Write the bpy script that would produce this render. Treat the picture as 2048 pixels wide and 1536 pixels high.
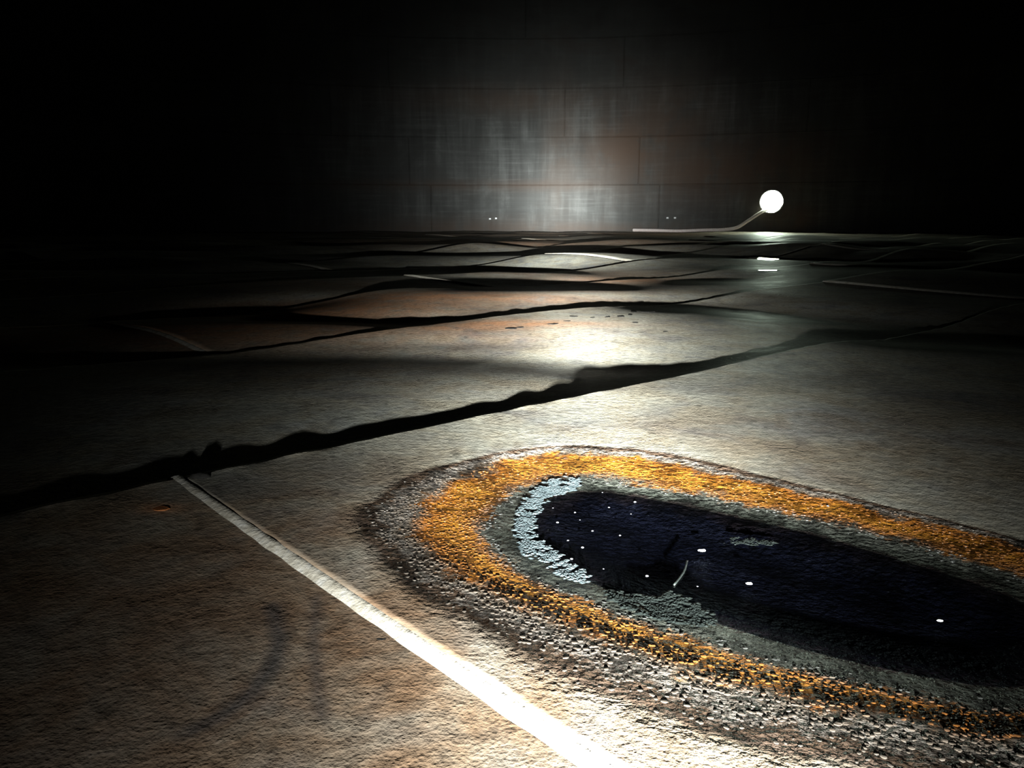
import bpy, bmesh, math, random
import numpy as np
from mathutils import Vector

for o in list(bpy.data.objects):
    bpy.data.objects.remove(o, do_unlink=True)
scene = bpy.context.scene
C = scene.collection

# ------------------------------------------------------------------ camera
F_PX, Y_HOR, CAM_H = 1600.0, 432.0, 0.50
PITCH = math.atan((768.0 - Y_HOR) / F_PX)
cam_data = bpy.data.cameras.new('camera')
cam_data.sensor_width = 36.0
cam_data.lens = F_PX / 2048.0 * 36.0
cam_data.clip_start = 0.02
cam_data.clip_end = 400.0
cam = bpy.data.objects.new('camera', cam_data)
C.objects.link(cam)
cam.location = (0, 0, CAM_H)
cam.rotation_euler = (math.radians(90) - PITCH, 0, 0)
scene.camera = cam

# ------------------------------------------------------------------ view
vs = scene.view_settings
vs.view_transform = 'Standard'
vs.look = 'None'
vs.exposure = 0.0
vs.gamma = 1.0
vs.use_curve_mapping = False

# ------------------------------------------------------------------ world: overcast daylight, only seen through the manhole
world = bpy.data.worlds.new('overcast_sky')
scene.world = world
world.use_nodes = True
wb = world.node_tree.nodes['Background']
wb.inputs[0].default_value = (0.82, 1.0, 0.80, 1)
wb.inputs[1].default_value = 140.0

# ------------------------------------------------------------------ torch (hot spot, corona and spill of one hand torch)
TORCH = Vector((0.05, -1.0, 0.21))
AIM = Vector((1.65, 26.0, 0.85))
AXIS = (AIM - TORCH).normalized()
tl = bpy.data.lights.new('hand_torch', 'SPOT')
tl.energy = 1.0
tl.spot_size = math.radians(110)
tl.spot_blend = 0.4
tl.shadow_soft_size = 0.018
tl.use_nodes = True
tnt = tl.node_tree
tem = tnt.nodes['Emission']
tem.inputs[0].default_value = (0.94, 1.0, 0.98, 1)
def tmath(op, a, b=0.0):
    x = tnt.nodes.new('ShaderNodeMath'); x.operation = op
    for sck, v in zip(x.inputs, (a, b)):
        if isinstance(v, (int, float)): sck.default_value = v
        else: tnt.links.new(v, sck)
    return x.outputs[0]
tg = tnt.nodes.new('ShaderNodeNewGeometry')
td = tnt.nodes.new('ShaderNodeVectorMath'); td.operation = 'DOT_PRODUCT'
tnt.links.new(tg.outputs['Normal'], td.inputs[0]); td.inputs[1].default_value = AXIS
theta = tmath('ARCCOSINE', tmath('MINIMUM', tmath('ABSOLUTE', td.outputs['Value']), 1.0))
total = None
for peak, deg in ((78000, 3.2), (24000, 6.9), (2100, 12.3)):       # hot spot, corona, spill
    q = tmath('DIVIDE', theta, math.radians(deg))
    e = tmath('MULTIPLY', tmath('EXPONENT', tmath('MULTIPLY', tmath('MULTIPLY', q, q), -1.0)), peak)
    total = e if total is None else tmath('ADD', total, e)
tnt.links.new(total, tem.inputs[1])
torch = bpy.data.objects.new('hand_torch', tl)
C.objects.link(torch)
torch.location = TORCH
torch.rotation_euler = AXIS.to_track_quat('-Z', 'Y').to_euler()

# ------------------------------------------------------------------ tank dimensions
R_TANK, CY, H_TANK = 22.0, 4.5, 10.3
D_FRONT = R_TANK + CY
COURSE = 1.47

def at(px, py, z=0.0):
    """ground point (at height z) seen at a pixel of the 2048x1536 photograph"""
    dx = (px - 1024.0) / F_PX
    dy = -(py - 768.0) / F_PX
    d = Vector((dx, math.cos(PITCH) + dy * math.sin(PITCH), -math.sin(PITCH) + dy * math.cos(PITCH)))
    k = (z - CAM_H) / d.z
    return Vector((d.x * k, d.y * k, z))
def at_wall(px, py):
    """point of the tank shell seen at a pixel"""
    dx = (px - 1024.0) / F_PX
    dy = -(py - 768.0) / F_PX
    d = Vector((dx, math.cos(PITCH) + dy * math.sin(PITCH), -math.sin(PITCH) + dy * math.cos(PITCH)))
    a = d.x ** 2 + d.y ** 2
    b = -2 * d.y * CY
    c = CY ** 2 - R_TANK ** 2
    k = (-b + math.sqrt(b * b - 4 * a * c)) / (2 * a)
    p = Vector((0, 0, CAM_H)) + d * k
    return p
def wall_s(px, py=420):
    p = at_wall(px, py)
    return math.atan2(p.x, p.y - CY) * R_TANK

# ------------------------------------------------------------------ node helpers
class NT:
    def __init__(self, name):
        self.m = bpy.data.materials.new(name)
        self.m.use_nodes = True
        self.t = self.m.node_tree
        self.b = self.t.nodes['Principled BSDF']
        self.out = self.t.nodes['Material Output']
    def n(self, kind, **kw):
        x = self.t.nodes.new(kind)
        for k, v in kw.items():
            setattr(x, k, v)
        return x
    def link(self, a, b):
        self.t.links.new(a, b)
    def val(self, sock, v):
        if hasattr(v, 'is_output') or isinstance(v, bpy.types.NodeSocket):
            self.link(v, sock)
        else:
            sock.default_value = v
    def attr(self, name):
        a = self.n('ShaderNodeAttribute', attribute_name=name)
        return a
    def math(self, op, a, b=0.0, c=0.0, clamp=False):
        x = self.n('ShaderNodeMath', operation=op, use_clamp=clamp)
        self.val(x.inputs[0], a); self.val(x.inputs[1], b); self.val(x.inputs[2], c)
        return x.outputs[0]
    def mix(self, fac, a, b, mode='MIX'):
        x = self.n('ShaderNodeMix', data_type='RGBA', blend_type=mode)
        self.val(x.inputs[0], fac)
        self.val(x.inputs[6], a if not isinstance(a, tuple) else (*a, 1))
        self.val(x.inputs[7], b if not isinstance(b, tuple) else (*b, 1))
        return x.outputs[2]
    def noise(self, vec, scale, detail=4, rough=0.55, dist=0.0):
        x = self.n('ShaderNodeTexNoise')
        if vec is not None: self.link(vec, x.inputs['Vector'])
        x.inputs['Scale'].default_value = scale
        x.inputs['Detail'].default_value = detail
        x.inputs['Roughness'].default_value = rough
        x.inputs['Distortion'].default_value = dist
        return x.outputs[0]
    def ramp(self, fac, stops, interp='LINEAR'):
        x = self.n('ShaderNodeValToRGB')
        x.color_ramp.interpolation = interp
        el = x.color_ramp.elements
        while len(el) < len(stops): el.new(0.5)
        for e, (p, c) in zip(el, stops):
            e.position = p
            e.color = (*c, 1) if isinstance(c, tuple) else (c, c, c, 1)
        self.val(x.inputs[0], fac)
        return x.outputs[0]
    def mapping(self, vec, scale=(1, 1, 1), loc=(0, 0, 0), rot=(0, 0, 0)):
        x = self.n('ShaderNodeMapping')
        self.link(vec, x.inputs[0])
        x.inputs['Scale'].default_value = scale
        x.inputs['Location'].default_value = loc
        x.inputs['Rotation'].default_value = rot
        return x.outputs[0]
    def pos(self):
        return self.n('ShaderNodeNewGeometry').outputs['Position']

# ------------------------------------------------------------------ materials
def mat_floor():
    k = NT('stained_steel_plate')
    P = k.pos()
    ring = k.attr('ring').outputs['Fac']
    rust = k.attr('rust').outputs['Fac']
    dark = k.attr('dark').outputs['Fac']
    brown = k.attr('brown').outputs['Fac']
    big = k.noise(P, 1.7, 5, 0.6, 0.6)
    mid = k.noise(P, 6.5, 5, 0.62, 0.4)
    fine = k.noise(P, 55, 4, 0.6)
    grit = k.noise(P, 210, 2, 0.5)
    col = k.ramp(big, [(0.30, (0.15, 0.15, 0.145)), (0.45, (0.30, 0.285, 0.235)), (0.56, (0.35, 0.34, 0.285)), (0.70, (0.34, 0.345, 0.335))])
    # blue grey and ochre mottling
    m1 = k.ramp(mid, [(0.42, 0.0), (0.60, 1.0)])
    col = k.mix(k.math('MULTIPLY', m1, 0.42), col, (0.33, 0.275, 0.18))
    mid2 = k.noise(k.mapping(P, loc=(7, 3, 1)), 4.2, 5, 0.65, 0.8)
    m2 = k.ramp(mid2, [(0.50, 0.0), (0.68, 1.0)])
    col = k.mix(k.math('MULTIPLY', m2, 0.62), col, (0.12, 0.125, 0.135))
    # brown rusty plates
    bn = k.math('MULTIPLY', brown, k.ramp(mid, [(0.25, 0.35), (0.6, 1.0)]))
    col = k.mix(bn, col, (0.195, 0.105, 0.052))
    # red orange rust patches
    rn = k.math('MULTIPLY', rust, k.ramp(k.noise(P, 9, 5, 0.6), [(0.30, 0.35), (0.55, 1.0)]), clamp=True)
    col = k.mix(rn, col, (0.56, 0.27, 0.135))
    # dark stains
    col = k.mix(k.math('MULTIPLY', dark, 0.85, clamp=True), col, (0.035, 0.034, 0.036))
    # fine grain
    col = k.mix(0.55, col, k.ramp(fine, [(0.3, 0.25), (0.5, 0.5), (0.7, 0.78)]), 'OVERLAY')
    pits = k.ramp(k.noise(P, 28, 3, 0.7), [(0.30, 0.15), (0.40, 1.0)])
    col = k.mix(0.55, col, pits, 'MULTIPLY')
    # puddle rings
    rd = k.math('ADD', ring, k.math('MULTIPLY', k.math('SUBTRACT', k.noise(P, 13, 6, 0.75), 0.5), 1.9))
    rf = k.math('MULTIPLY', rd, 0.25)
    rcol = k.ramp(rf, [(0.0, (0.060, 0.042, 0.032)), (0.11, (0.045, 0.028, 0.018)), (0.17, (0.12, 0.105, 0.092)),
                       (0.235, (0.10, 0.072, 0.05)), (0.285, (0.21, 0.070, 0.011)), (0.37, (0.215, 0.090, 0.012)),
                       (0.45, (0.17, 0.065, 0.015)), (0.51, (0.042, 0.043, 0.036)), (0.66, (0.018, 0.020, 0.016)),
                       (0.73, (0.008, 0.0055, 0.005)), (0.84, (0.0022, 0.0024, 0.0042))])
    sp = k.ramp(k.noise(P, 75, 3, 0.6), [(0.35, 0.45), (0.62, 1.5)])
    rcol = k.mix(0.75, rcol, sp, 'MULTIPLY')
    patch = k.ramp(k.noise(k.mapping(P, loc=(2, 5, 0)), 11, 5, 0.7, 0.5), [(0.40, 0.18), (0.58, 1.15)])
    rcol = k.mix(0.95, rcol, patch, 'MULTIPLY')
    inring = k.ramp(k.math('ADD', ring, k.math('MULTIPLY', k.math('SUBTRACT', mid, 0.5), 0.6)), [(0.02, 0.0), (0.28, 1.0)])
    col = k.mix(inring, col, rcol)
    k.link(col, k.b.inputs['Base Color'])
    # gloss
    wet = k.attr('wet').outputs['Fac']
    rough = k.math('SUBTRACT', k.ramp(mid, [(0.3, 0.48), (0.7, 0.66)]), k.math('MULTIPLY', inring, 0.24))
    rough = k.math('SUBTRACT', rough, k.math('MULTIPLY', wet, 0.25))
    k.link(rough, k.b.inputs['Roughness'])
    k.b.inputs['Specular IOR Level'].default_value = 0.32
    # relief
    bump1 = k.n('ShaderNodeBump')
    bump1.inputs['Strength'].default_value = 0.35
    bump1.inputs['Distance'].default_value = 0.004
    k.link(k.math('ADD', fine, k.math('MULTIPLY', grit, 0.5)), bump1.inputs['Height'])
    bump2 = k.n('ShaderNodeBump')
    k.link(k.math('MULTIPLY', inring, 1.0), bump2.inputs['Strength'])
    bump2.inputs['Distance'].default_value = 0.010
    k.link(k.noise(P, 95, 3, 0.55), bump2.inputs['Height'])
    k.link(bump1.outputs[0], bump2.inputs['Normal'])
    k.link(bump2.outputs[0], k.b.inputs['Normal'])
    return k.m

def mat_weld():
    k = NT('scraped_weld_metal')
    P = k.pos()
    n = k.noise(P, 30, 5, 0.65)
    col = k.ramp(n, [(0.3, (0.24, 0.21, 0.165)), (0.5, (0.37, 0.335, 0.28)), (0.7, (0.45, 0.43, 0.40))])
    k.link(col, k.b.inputs['Base Color'])
    k.b.inputs['Roughness'].default_value = 0.5
    b = k.n('ShaderNodeBump'); b.inputs['Strength'].default_value = 0.5; b.inputs['Distance'].default_value = 0.004
    k.link(k.noise(P, 90, 3, 0.6), b.inputs['Height']); k.link(b.outputs[0], k.b.inputs['Normal'])
    return k.m

def mat_wall():
    k = NT('streaked_shell_steel')
    sz = k.attr('sz').outputs['Vector']
    rust = k.attr('rust').outputs['Fac']
    pale = k.attr('pale').outputs['Fac']
    rnd = k.n('ShaderNodeObjectInfo').outputs['Random']
    drip = k.noise(k.mapping(sz, (2.6, 0.22, 1)), 1.0, 5, 0.6, 0.25)
    drip2 = k.noise(k.mapping(sz, (7.0, 0.5, 1), (3, 8, 0)), 1.0, 4, 0.6, 0.2)
    hor = k.noise(k.mapping(sz, (0.5, 9.0, 1), (1, 2, 0)), 1.0, 4, 0.6)
    blot = k.noise(k.mapping(sz, (0.5, 0.8, 1), (4, 1, 0)), 1.0, 5, 0.6, 0.5)
    col = k.ramp(blot, [(0.35, (0.018, 0.016, 0.013)), (0.55, (0.030, 0.030, 0.026)), (0.7, (0.028, 0.020, 0.014))])
    str_ = k.math('MULTIPLY', k.ramp(drip, [(0.42, 0.0), (0.62, 1.0)]), k.ramp(drip2, [(0.30, 0.45), (0.65, 1.0)]))
    str_ = k.math('MULTIPLY', k.math('ADD', str_, k.math('MULTIPLY', k.ramp(hor, [(0.48, 0.0), (0.66, 1.0)]), 0.5)), pale, clamp=True)
    cloud = k.ramp(k.noise(k.mapping(sz, (0.9, 0.7, 1), (12, 5, 0)), 1.0, 5, 0.65, 0.6), [(0.38, 0.22), (0.60, 1.0)])
    str_ = k.math('MULTIPLY', str_, k.math('MULTIPLY', cloud, 1.25), clamp=True)
    col = k.mix(str_, col, (0.125, 0.127, 0.120))
    col = k.mix(k.math('MULTIPLY', pale, 0.25), col, (0.085, 0.086, 0.080))
    rn = k.math('MULTIPLY', rust, k.ramp(k.noise(k.mapping(sz, (1.5, 1.0, 1), (9, 0, 0)), 1.0, 5, 0.6), [(0.30, 0.35), (0.50, 1.0)]), clamp=True)
    col = k.mix(rn, col, (0.088, 0.043, 0.019))
    col = k.mix(0.35, col, k.ramp(rnd, [(0.0, 0.72), (1.0, 1.1)]), 'MULTIPLY')
    k.link(col, k.b.inputs['Base Color'])
    k.b.inputs['Roughness'].default_value = 0.55
    k.b.inputs['Specular IOR Level'].default_value = 0.3
    b = k.n('ShaderNodeBump'); b.inputs['Strength'].default_value = 0.3; b.inputs['Distance'].default_value = 0.01
    k.link(k.noise(k.mapping(sz, (6, 6, 1)), 1.0, 5, 0.6), b.inputs['Height']); k.link(b.outputs[0], k.b.inputs['Normal'])
    return k.m

def mat_simple(name, c1, c2, scale, rough, spec=0.5, bump=0.0):
    k = NT(name)
    P = k.pos()
    n = k.noise(P, scale, 5, 0.6)
    k.link(k.ramp(n, [(0.35, c1), (0.65, c2)]), k.b.inputs['Base Color'])
    k.b.inputs['Roughness'].default_value = rough
    k.b.inputs['Specular IOR Level'].default_value = spec
    if bump:
        b = k.n('ShaderNodeBump'); b.inputs['Strength'].default_value = bump; b.inputs['Distance'].default_value = 0.005
        k.link(n, b.inputs['Height']); k.link(b.outputs[0], k.b.inputs['Normal'])
    return k.m

def mat_water():
    k = NT('still_dark_water')
    ge = k.n('ShaderNodeNewGeometry')
    dt = k.n('ShaderNodeVectorMath', operation='DOT_PRODUCT')
    k.link(ge.outputs['Incoming'], dt.inputs[0]); k.link(ge.outputs['Normal'], dt.inputs[1])
    om = k.math('SUBTRACT', 1.0, k.math('ABSOLUTE', dt.outputs['Value']), clamp=True)
    fresnel = k.math('ADD', 0.02, k.math('MULTIPLY', k.math('POWER', om, 5.0), 0.98))
    tr = k.n('ShaderNodeBsdfTransparent'); tr.inputs[0].default_value = (0.80, 0.84, 0.95, 1)
    gl = k.n('ShaderNodeBsdfGlossy'); gl.inputs['Roughness'].default_value = 0.02
    b = k.n('ShaderNodeBump'); b.inputs['Strength'].default_value = 0.05; b.inputs['Distance'].default_value = 0.002
    k.link(k.noise(k.pos(), 12, 2, 0.5), b.inputs['Height'])
    k.link(b.outputs[0], gl.inputs['Normal'])
    mx = k.n('ShaderNodeMixShader')
    k.link(fresnel, mx.inputs[0]); k.link(tr.outputs[0], mx.inputs[1]); k.link(gl.outputs[0], mx.inputs[2])
    k.link(mx.outputs[0], k.out.inputs['Surface'])
    return k.m

M = dict(floor=mat_floor(), weld=mat_weld(), wall=mat_wall(), water=mat_water(),
         dark=mat_simple('dark_coated_steel', (0.03, 0.028, 0.025), (0.05, 0.045, 0.04), 3, 0.6, 0.3),
         ground=mat_simple('pale_gravel_ground', (0.30, 0.29, 0.27), (0.42, 0.41, 0.38), 20, 0.9, 0.2),
         neck=mat_simple('grey_painted_steel', (0.28, 0.29, 0.28), (0.38, 0.39, 0.38), 12, 0.5),
         hose=mat_simple('pinkish_hose_fabric', (0.80, 0.66, 0.62), (0.88, 0.78, 0.74), 14, 0.55),
         scum=mat_simple('bluish_grey_scum', (0.033, 0.043, 0.046), (0.078, 0.096, 0.101), 60, 0.4, 0.5, 0.4),
         green_scum=mat_simple('greenish_scum', (0.0035, 0.005, 0.0044), (0.008, 0.0105, 0.0094), 60, 0.45, 0.5, 0.4),
         fleck=mat_simple('white_glint_fleck', (0.80, 0.80, 0.78), (0.86, 0.86, 0.85), 40, 0.15, 0.8),  # white colour stands in for torch glints on the water
         bubble=mat_simple('glossy_bubble', (0.10, 0.10, 0.11), (0.14, 0.14, 0.15), 40, 0.12, 1.0),
         scale=mat_simple('dark_rust_scale', (0.010, 0.009, 0.008), (0.02, 0.017, 0.015), 50, 0.6, 0.4, 0.5),
         redscale=mat_simple('red_rust_scale', (0.30, 0.09, 0.03), (0.42, 0.15, 0.05), 50, 0.6, 0.4, 0.5),
         lug=mat_simple('bright_steel_lug', (0.55, 0.56, 0.55), (0.68, 0.69, 0.68), 30, 0.35))

# ------------------------------------------------------------------ object helpers
def link_mesh(name, verts, faces, mat, parent=None, smooth=False, attrs=None):
    me = bpy.data.meshes.new(name)
    me.from_pydata([tuple(v) for v in verts] if not isinstance(verts, list) else verts, [], faces)
    me.materials.append(mat)
    if smooth:
        me.polygons.foreach_set('use_smooth', [True] * len(me.polygons))
    if attrs:
        for an, arr in attrs.items():
            arr = np.asarray(arr, dtype=np.float32)
            if arr.ndim == 1:
                a = me.attributes.new(an, 'FLOAT', 'POINT'); a.data.foreach_set('value', arr)
            else:
                a = me.attributes.new(an, 'FLOAT_VECTOR', 'POINT'); a.data.foreach_set('vector', arr.ravel())
    me.update()
    o = bpy.data.objects.new(name, me)
    C.objects.link(o)
    if parent: o.parent = parent
    return o
def tag(o, label, cat, group=None, kind=None):
    if label: o['label'] = label
    if cat: o['category'] = cat
    if group: o['group'] = group
    if kind: o['kind'] = kind
    return o
def grid_faces(nu, nv, off=0):
    i = np.arange(nu - 1)[:, None] * nv + np.arange(nv - 1)[None, :]
    i = i.ravel() + off
    return np.stack([i, i + nv, i + nv + 1, i + 1], 1)

# ------------------------------------------------------------------ floor height field and stains
TH = math.radians(48.0)
U = np.array([math.sin(TH), math.cos(TH)])
V = np.array([-math.cos(TH), math.sin(TH)])
def seg_dist(P, poly, closed=True):
    d = np.full(len(P), 1e9)
    n = len(poly)
    for i in range(n if closed else n - 1):
        a = poly[i]; b = poly[(i + 1) % n]
        ab = b - a
        t = np.clip(((P - a) @ ab) / (ab @ ab), 0, 1)
        q = a + t[:, None] * ab
        d = np.minimum(d, np.hypot(*(P - q).T))
    return d
def inside(P, poly):
    r = np.zeros(len(P), bool)
    n = len(poly); x, y = P[:, 0], P[:, 1]
    for i in range(n):
        x1, y1 = poly[i]; x2, y2 = poly[(i + 1) % n]
        c = ((y1 > y) != (y2 > y)) & (x < (x2 - x1) * (y - y1) / (y2 - y1 + 1e-12) + x1)
        r ^= c
    return r
def smooth_poly(px, n=3):
    p = np.array([tuple(at(*q).xy) for q in px])
    for _ in range(n):
        a = 0.75 * p + 0.25 * np.roll(p, -1, 0)
        b = 0.25 * p + 0.75 * np.roll(p, -1, 0)
        p = np.stack([a, b], 1).reshape(-1, 2)
    return p
RING_PX = [
 [(675, 1050), (760, 975), (900, 935), (1060, 903), (1180, 897), (1330, 908), (1500, 948), (1700, 997), (1900, 1045), (2048, 1085), (2250, 1150), (2420, 1260),
  (2450, 1420), (2350, 1600), (2048, 1650), (1850, 1625), (1600, 1580), (1350, 1515), (1150, 1437), (1000, 1355), (840, 1245), (712, 1140)],
 [(825, 1050), (880, 982), (980, 930), (1100, 908), (1230, 912), (1380, 938), (1550, 978), (1750, 1022), (1950, 1072), (2100, 1112), (2300, 1200), (2370, 1300),
  (2300, 1440), (2048, 1500), (1800, 1445), (1600, 1405), (1400, 1355), (1200, 1280), (1050, 1220), (920, 1155), (850, 1105)],
 [(965, 1060), (1000, 1000), (1080, 958), (1170, 955), (1300, 972), (1450, 1000), (1600, 1032), (1800, 1080), (2000, 1135), (2200, 1220), (2260, 1300),
  (2150, 1400), (2000, 1420), (1800, 1380), (1600, 1335), (1400, 1275), (1250, 1230), (1100, 1170), (1000, 1120)],
 [(1050, 1050), (1090, 1000), (1170, 978), (1300, 995), (1450, 1028), (1600, 1060), (1800, 1118), (2000, 1180), (2150, 1260), (2150, 1320), (2050, 1370),
  (1900, 1352), (1700, 1312), (1550, 1272), (1400, 1225), (1250, 1182), (1150, 1140), (1080, 1095)],
]
RINGS = [smooth_poly(p, 2) for p in RING_PX]
def ring_field(P):
    """0 outside the puddle's mark, 1 rust band, 2 inner band, 3 water edge, 4 middle"""
    t = np.zeros(len(P))
    box = (P[:, 0] > -0.9) & (P[:, 0] < 2.2) & (P[:, 1] > 0.2) & (P[:, 1] < 2.4)
    idx = np.where(box)[0]
    if len(idx) == 0: return t
    Q = P[idx]
    ins = [inside(Q, r) for r in RINGS]
    ds = [seg_dist(Q, r) for r in RINGS]
    r = np.zeros(len(Q))
    for i in range(3):
        m = ins[i] & ~ins[i + 1]
        r[m] = i + ds[i][m] / (ds[i][m] + ds[i + 1][m] + 1e-9)
    r[ins[3]] = 3 + np.clip(ds[3][ins[3]] / 0.12, 0, 1)
    t[idx] = r
    return t

rng = np.random.default_rng(11)
WAVES = []
for i in range(46):
    lam = 1.5 * (3.0 ** rng.random())
    an = math.pi / 2 + rng.normal(0, 0.55)
    WAVES.append((2 * math.pi / lam * math.cos(an), 2 * math.pi / lam * math.sin(an), rng.random() * 6.28, lam))
def waves(P):
    z = np.zeros(len(P))
    for kx, ky, ph, lam in WAVES:
        z += lam * np.sin(kx * P[:, 0] + ky * P[:, 1] + ph)
    return z / 10.0
def smooth01(x, a, b):
    t = np.clip((x - a) / (b - a), 0, 1)
    return t * t * (3 - 2 * t)
# buckles: (polyline in pixels, half width in metres, height in metres)
BUCKLES = [
    # hollow running across the second row of plates
    ([(-200, 722), (100, 710), (500, 702), (800, 697), (1000, 703), (1120, 714), (1200, 724)], 0.20, -0.0140),
    ([(-150, 800), (250, 790), (600, 790), (850, 790)], 0.20, 0.0055),
    # hump before the second seam on the right and the hollow behind it
    ([(1330, 601), (1450, 604), (1600, 617), (1800, 632), (2100, 655), (2300, 670)], 0.36, -0.031),
    ([(1150, 660), (1350, 650), (1500, 655), (1700, 668)], 0.30, 0.002),
    # third row: hump facing the torch, falling off at its left end
    ([(560, 630), (700, 634), (820, 640)], 0.16, -0.020),
    ([(900, 600), (1050, 595), (1200, 590)], 0.35, 0.015),
    ([(100, 640), (300, 625), (480, 612)], 0.35, -0.035),
    # hollows further off, each hidden from the low torch
    ([(1060, 562), (1150, 561), (1280, 556), (1420, 552)], 0.48, -0.032),
    ([(1050, 529), (1250, 528), (1450, 528), (1600, 529)], 0.60, -0.030),
    ([(950, 549), (1040, 547)], 0.3, -0.018),
    ([(480, 543), (640, 541), (760, 540)], 0.45, -0.026),
    ([(600, 527), (800, 529), (950, 526)], 0.6, -0.030),
    ([(250, 615), (450, 606), (620, 597)], 0.22, -0.020),
    ([(1120, 508), (1300, 506), (1500, 505)], 0.8, -0.030),
    ([(700, 505), (900, 503), (1060, 501)], 0.8, -0.030),
    # right hand side beyond the puddle
    ([(1780, 668), (1950, 672), (2200, 685)], 0.25, -0.025),
]
BUCK = [(np.array([tuple(at(*q).xy) for q in pl]), w, h) for pl, w, h in BUCKLES]
def base_height(P, ring):
    d = np.hypot(P[:, 0], P[:, 1] + 0.0)
    amp = 0.0008 + 0.0035 * smooth01(d, 1.8, 4.0) + 0.0085 * smooth01(d, 4.5, 7.0) + 0.014 * smooth01(d, 7.5, 10.0) - 0.016 * smooth01(d, 14.0, 23.0)
    z = amp * waves(P) * (1 - 0.92 * gauss(P, [(1535, 524, 1.1, 1.6, 1.0), (860, 567, 1.3, 0.8, 1.0), (1060, 590, 0.9, 0.6, 0.9)]))
    for pl, w, h in BUCK:
        lo = pl.min(0) - 4 * w; hi = pl.max(0) + 4 * w
        m = np.all((P > lo) & (P < hi), axis=1)
        if m.any():
            dd = seg_dist(P[m], pl, False)
            z[m] += 1.45 * h * np.exp(-0.5 * (dd / w) ** 2)
    # dish that holds the puddle
    return z
WATER_Z = -0.0045

MARKS = [  # dark sweeps left on the brown plate (pixels), half width m
    ([(545, 1225), (560, 1290), (545, 1345), (500, 1400), (440, 1445), (375, 1475)], 0.013, 1.0),
    ([(632, 1205), (628, 1300), (637, 1400), (645, 1440)], 0.009, 0.85),
    ([(490, 1090), (440, 1110), (380, 1125), (330, 1150)], 0.010, 0.5),
    ([(400, 1045), (410, 1070), (440, 1080), (465, 1065)], 0.007, 0.5),
    ([(300, 1190), (420, 1175), (520, 1200), (560, 1235)], 0.02, 0.4),
    ([(770, 1380), (735, 1430), (700, 1500)], 0.010, 0.4),
    ([(280, 1340), (380, 1330), (440, 1300)], 0.03, 0.3),
    ([(200, 1180), (350, 1120), (520, 1130)], 0.05, 0.35),
]
MARKS = [(np.array([tuple(at(*q).xy) for q in pl]), w, s) for pl, w, s in MARKS]
STAINS = [  # soft dark stains: pixel, radius along x / y in m, strength
    (1050, 738, 0.55, 0.10, 0.75), (1200, 745, 0.35, 0.07, 0.6), (920, 722, 0.4, 0.10, 0.5), (930, 690, 0.3, 0.06, 0.6),
    (1330, 850, 0.25, 0.12, 0.35), (1560, 770, 0.35, 0.14, 0.55), (1700, 830, 0.4, 0.15, 0.35), (640, 960, 0.18, 0.09, 0.35),
    (360, 830, 0.3, 0.08, 0.4), (560, 800, 0.3, 0.08, 0.25), (720, 1270, 0.12, 0.09, 0.35), (330, 1230, 0.2, 0.08, 0.35),
    (480, 1000, 0.16, 0.05, 0.5), (1330, 600, 0.5, 0.06, 0.5), (250, 1400, 0.2, 0.3, 0.5),
]
RUSTS = [
    (830, 603, 0.85, 0.24, 0.95), (650, 617, 0.7, 0.32, 0.95), (420, 660, 0.9, 0.35, 0.8), (990, 655, 0.35, 0.10, 0.95), (900, 662, 0.3, 0.08, 0.8),
    (1040, 580, 0.7, 0.25, 0.45), (1260, 553, 0.6, 0.40, 0.75), (1130, 540, 0.8, 0.4, 0.4), (1000, 486, 2.5, 1.5, 0.7), (1250, 470, 4.0, 2.0, 0.7),
    (760, 572, 1.3, 0.4, 0.3), (320, 1035, 0.03, 0.015, 0.9),
]
BROWNS = [
    (560, 1350, 0.50, 0.35, 1.0), (420, 1180, 0.45, 0.35, 0.9), (850, 1480, 0.35, 0.15, 0.5), (1700, 900, 0.5, 0.35, 0.45), (600, 745, 0.6, 0.15, 0.35),
    (900, 780, 0.5, 0.12, 0.3), (640, 985, 0.3, 0.15, 0.3), (1150, 1500, 0.3, 0.05, 0.5),
]
def gauss(P, lst):
    a = np.zeros(len(P))
    for px, py, rx, ry, s in lst:
        c = at(px, py)
        a = np.maximum(a, s * np.exp(-0.5 * (((P[:, 0] - c.x) / rx) ** 2 + ((P[:, 1] - c.y) / ry) ** 2)))
    return a
PUDDLE_SPOTS = [(1532, 515, 0.30, 0.32), (1497, 515, 0.06, 0.18), (1535, 538, 0.26, 0.16), (995, 687, 0.07, 0.035), (1545, 500, 0.40, 0.25)]

# ------------------------------------------------------------------ floor
def disc(name, r, z, mat, cx=0, cy=CY, seg=96, down=False):
    v = [(cx + r * math.cos(2 * math.pi * i / seg), cy + r * math.sin(2 * math.pi * i / seg), z) for i in range(seg)]
    f = [list(range(seg))]
    if down: f = [f[0][::-1]]
    return link_mesh(name, v, f, mat)
floor = disc('floor', R_TANK + 0.05, -0.16, M['dark'])
floor['kind'] = 'structure'
floor['label'] = 'welded steel plate floor of the dark storage tank'

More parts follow.
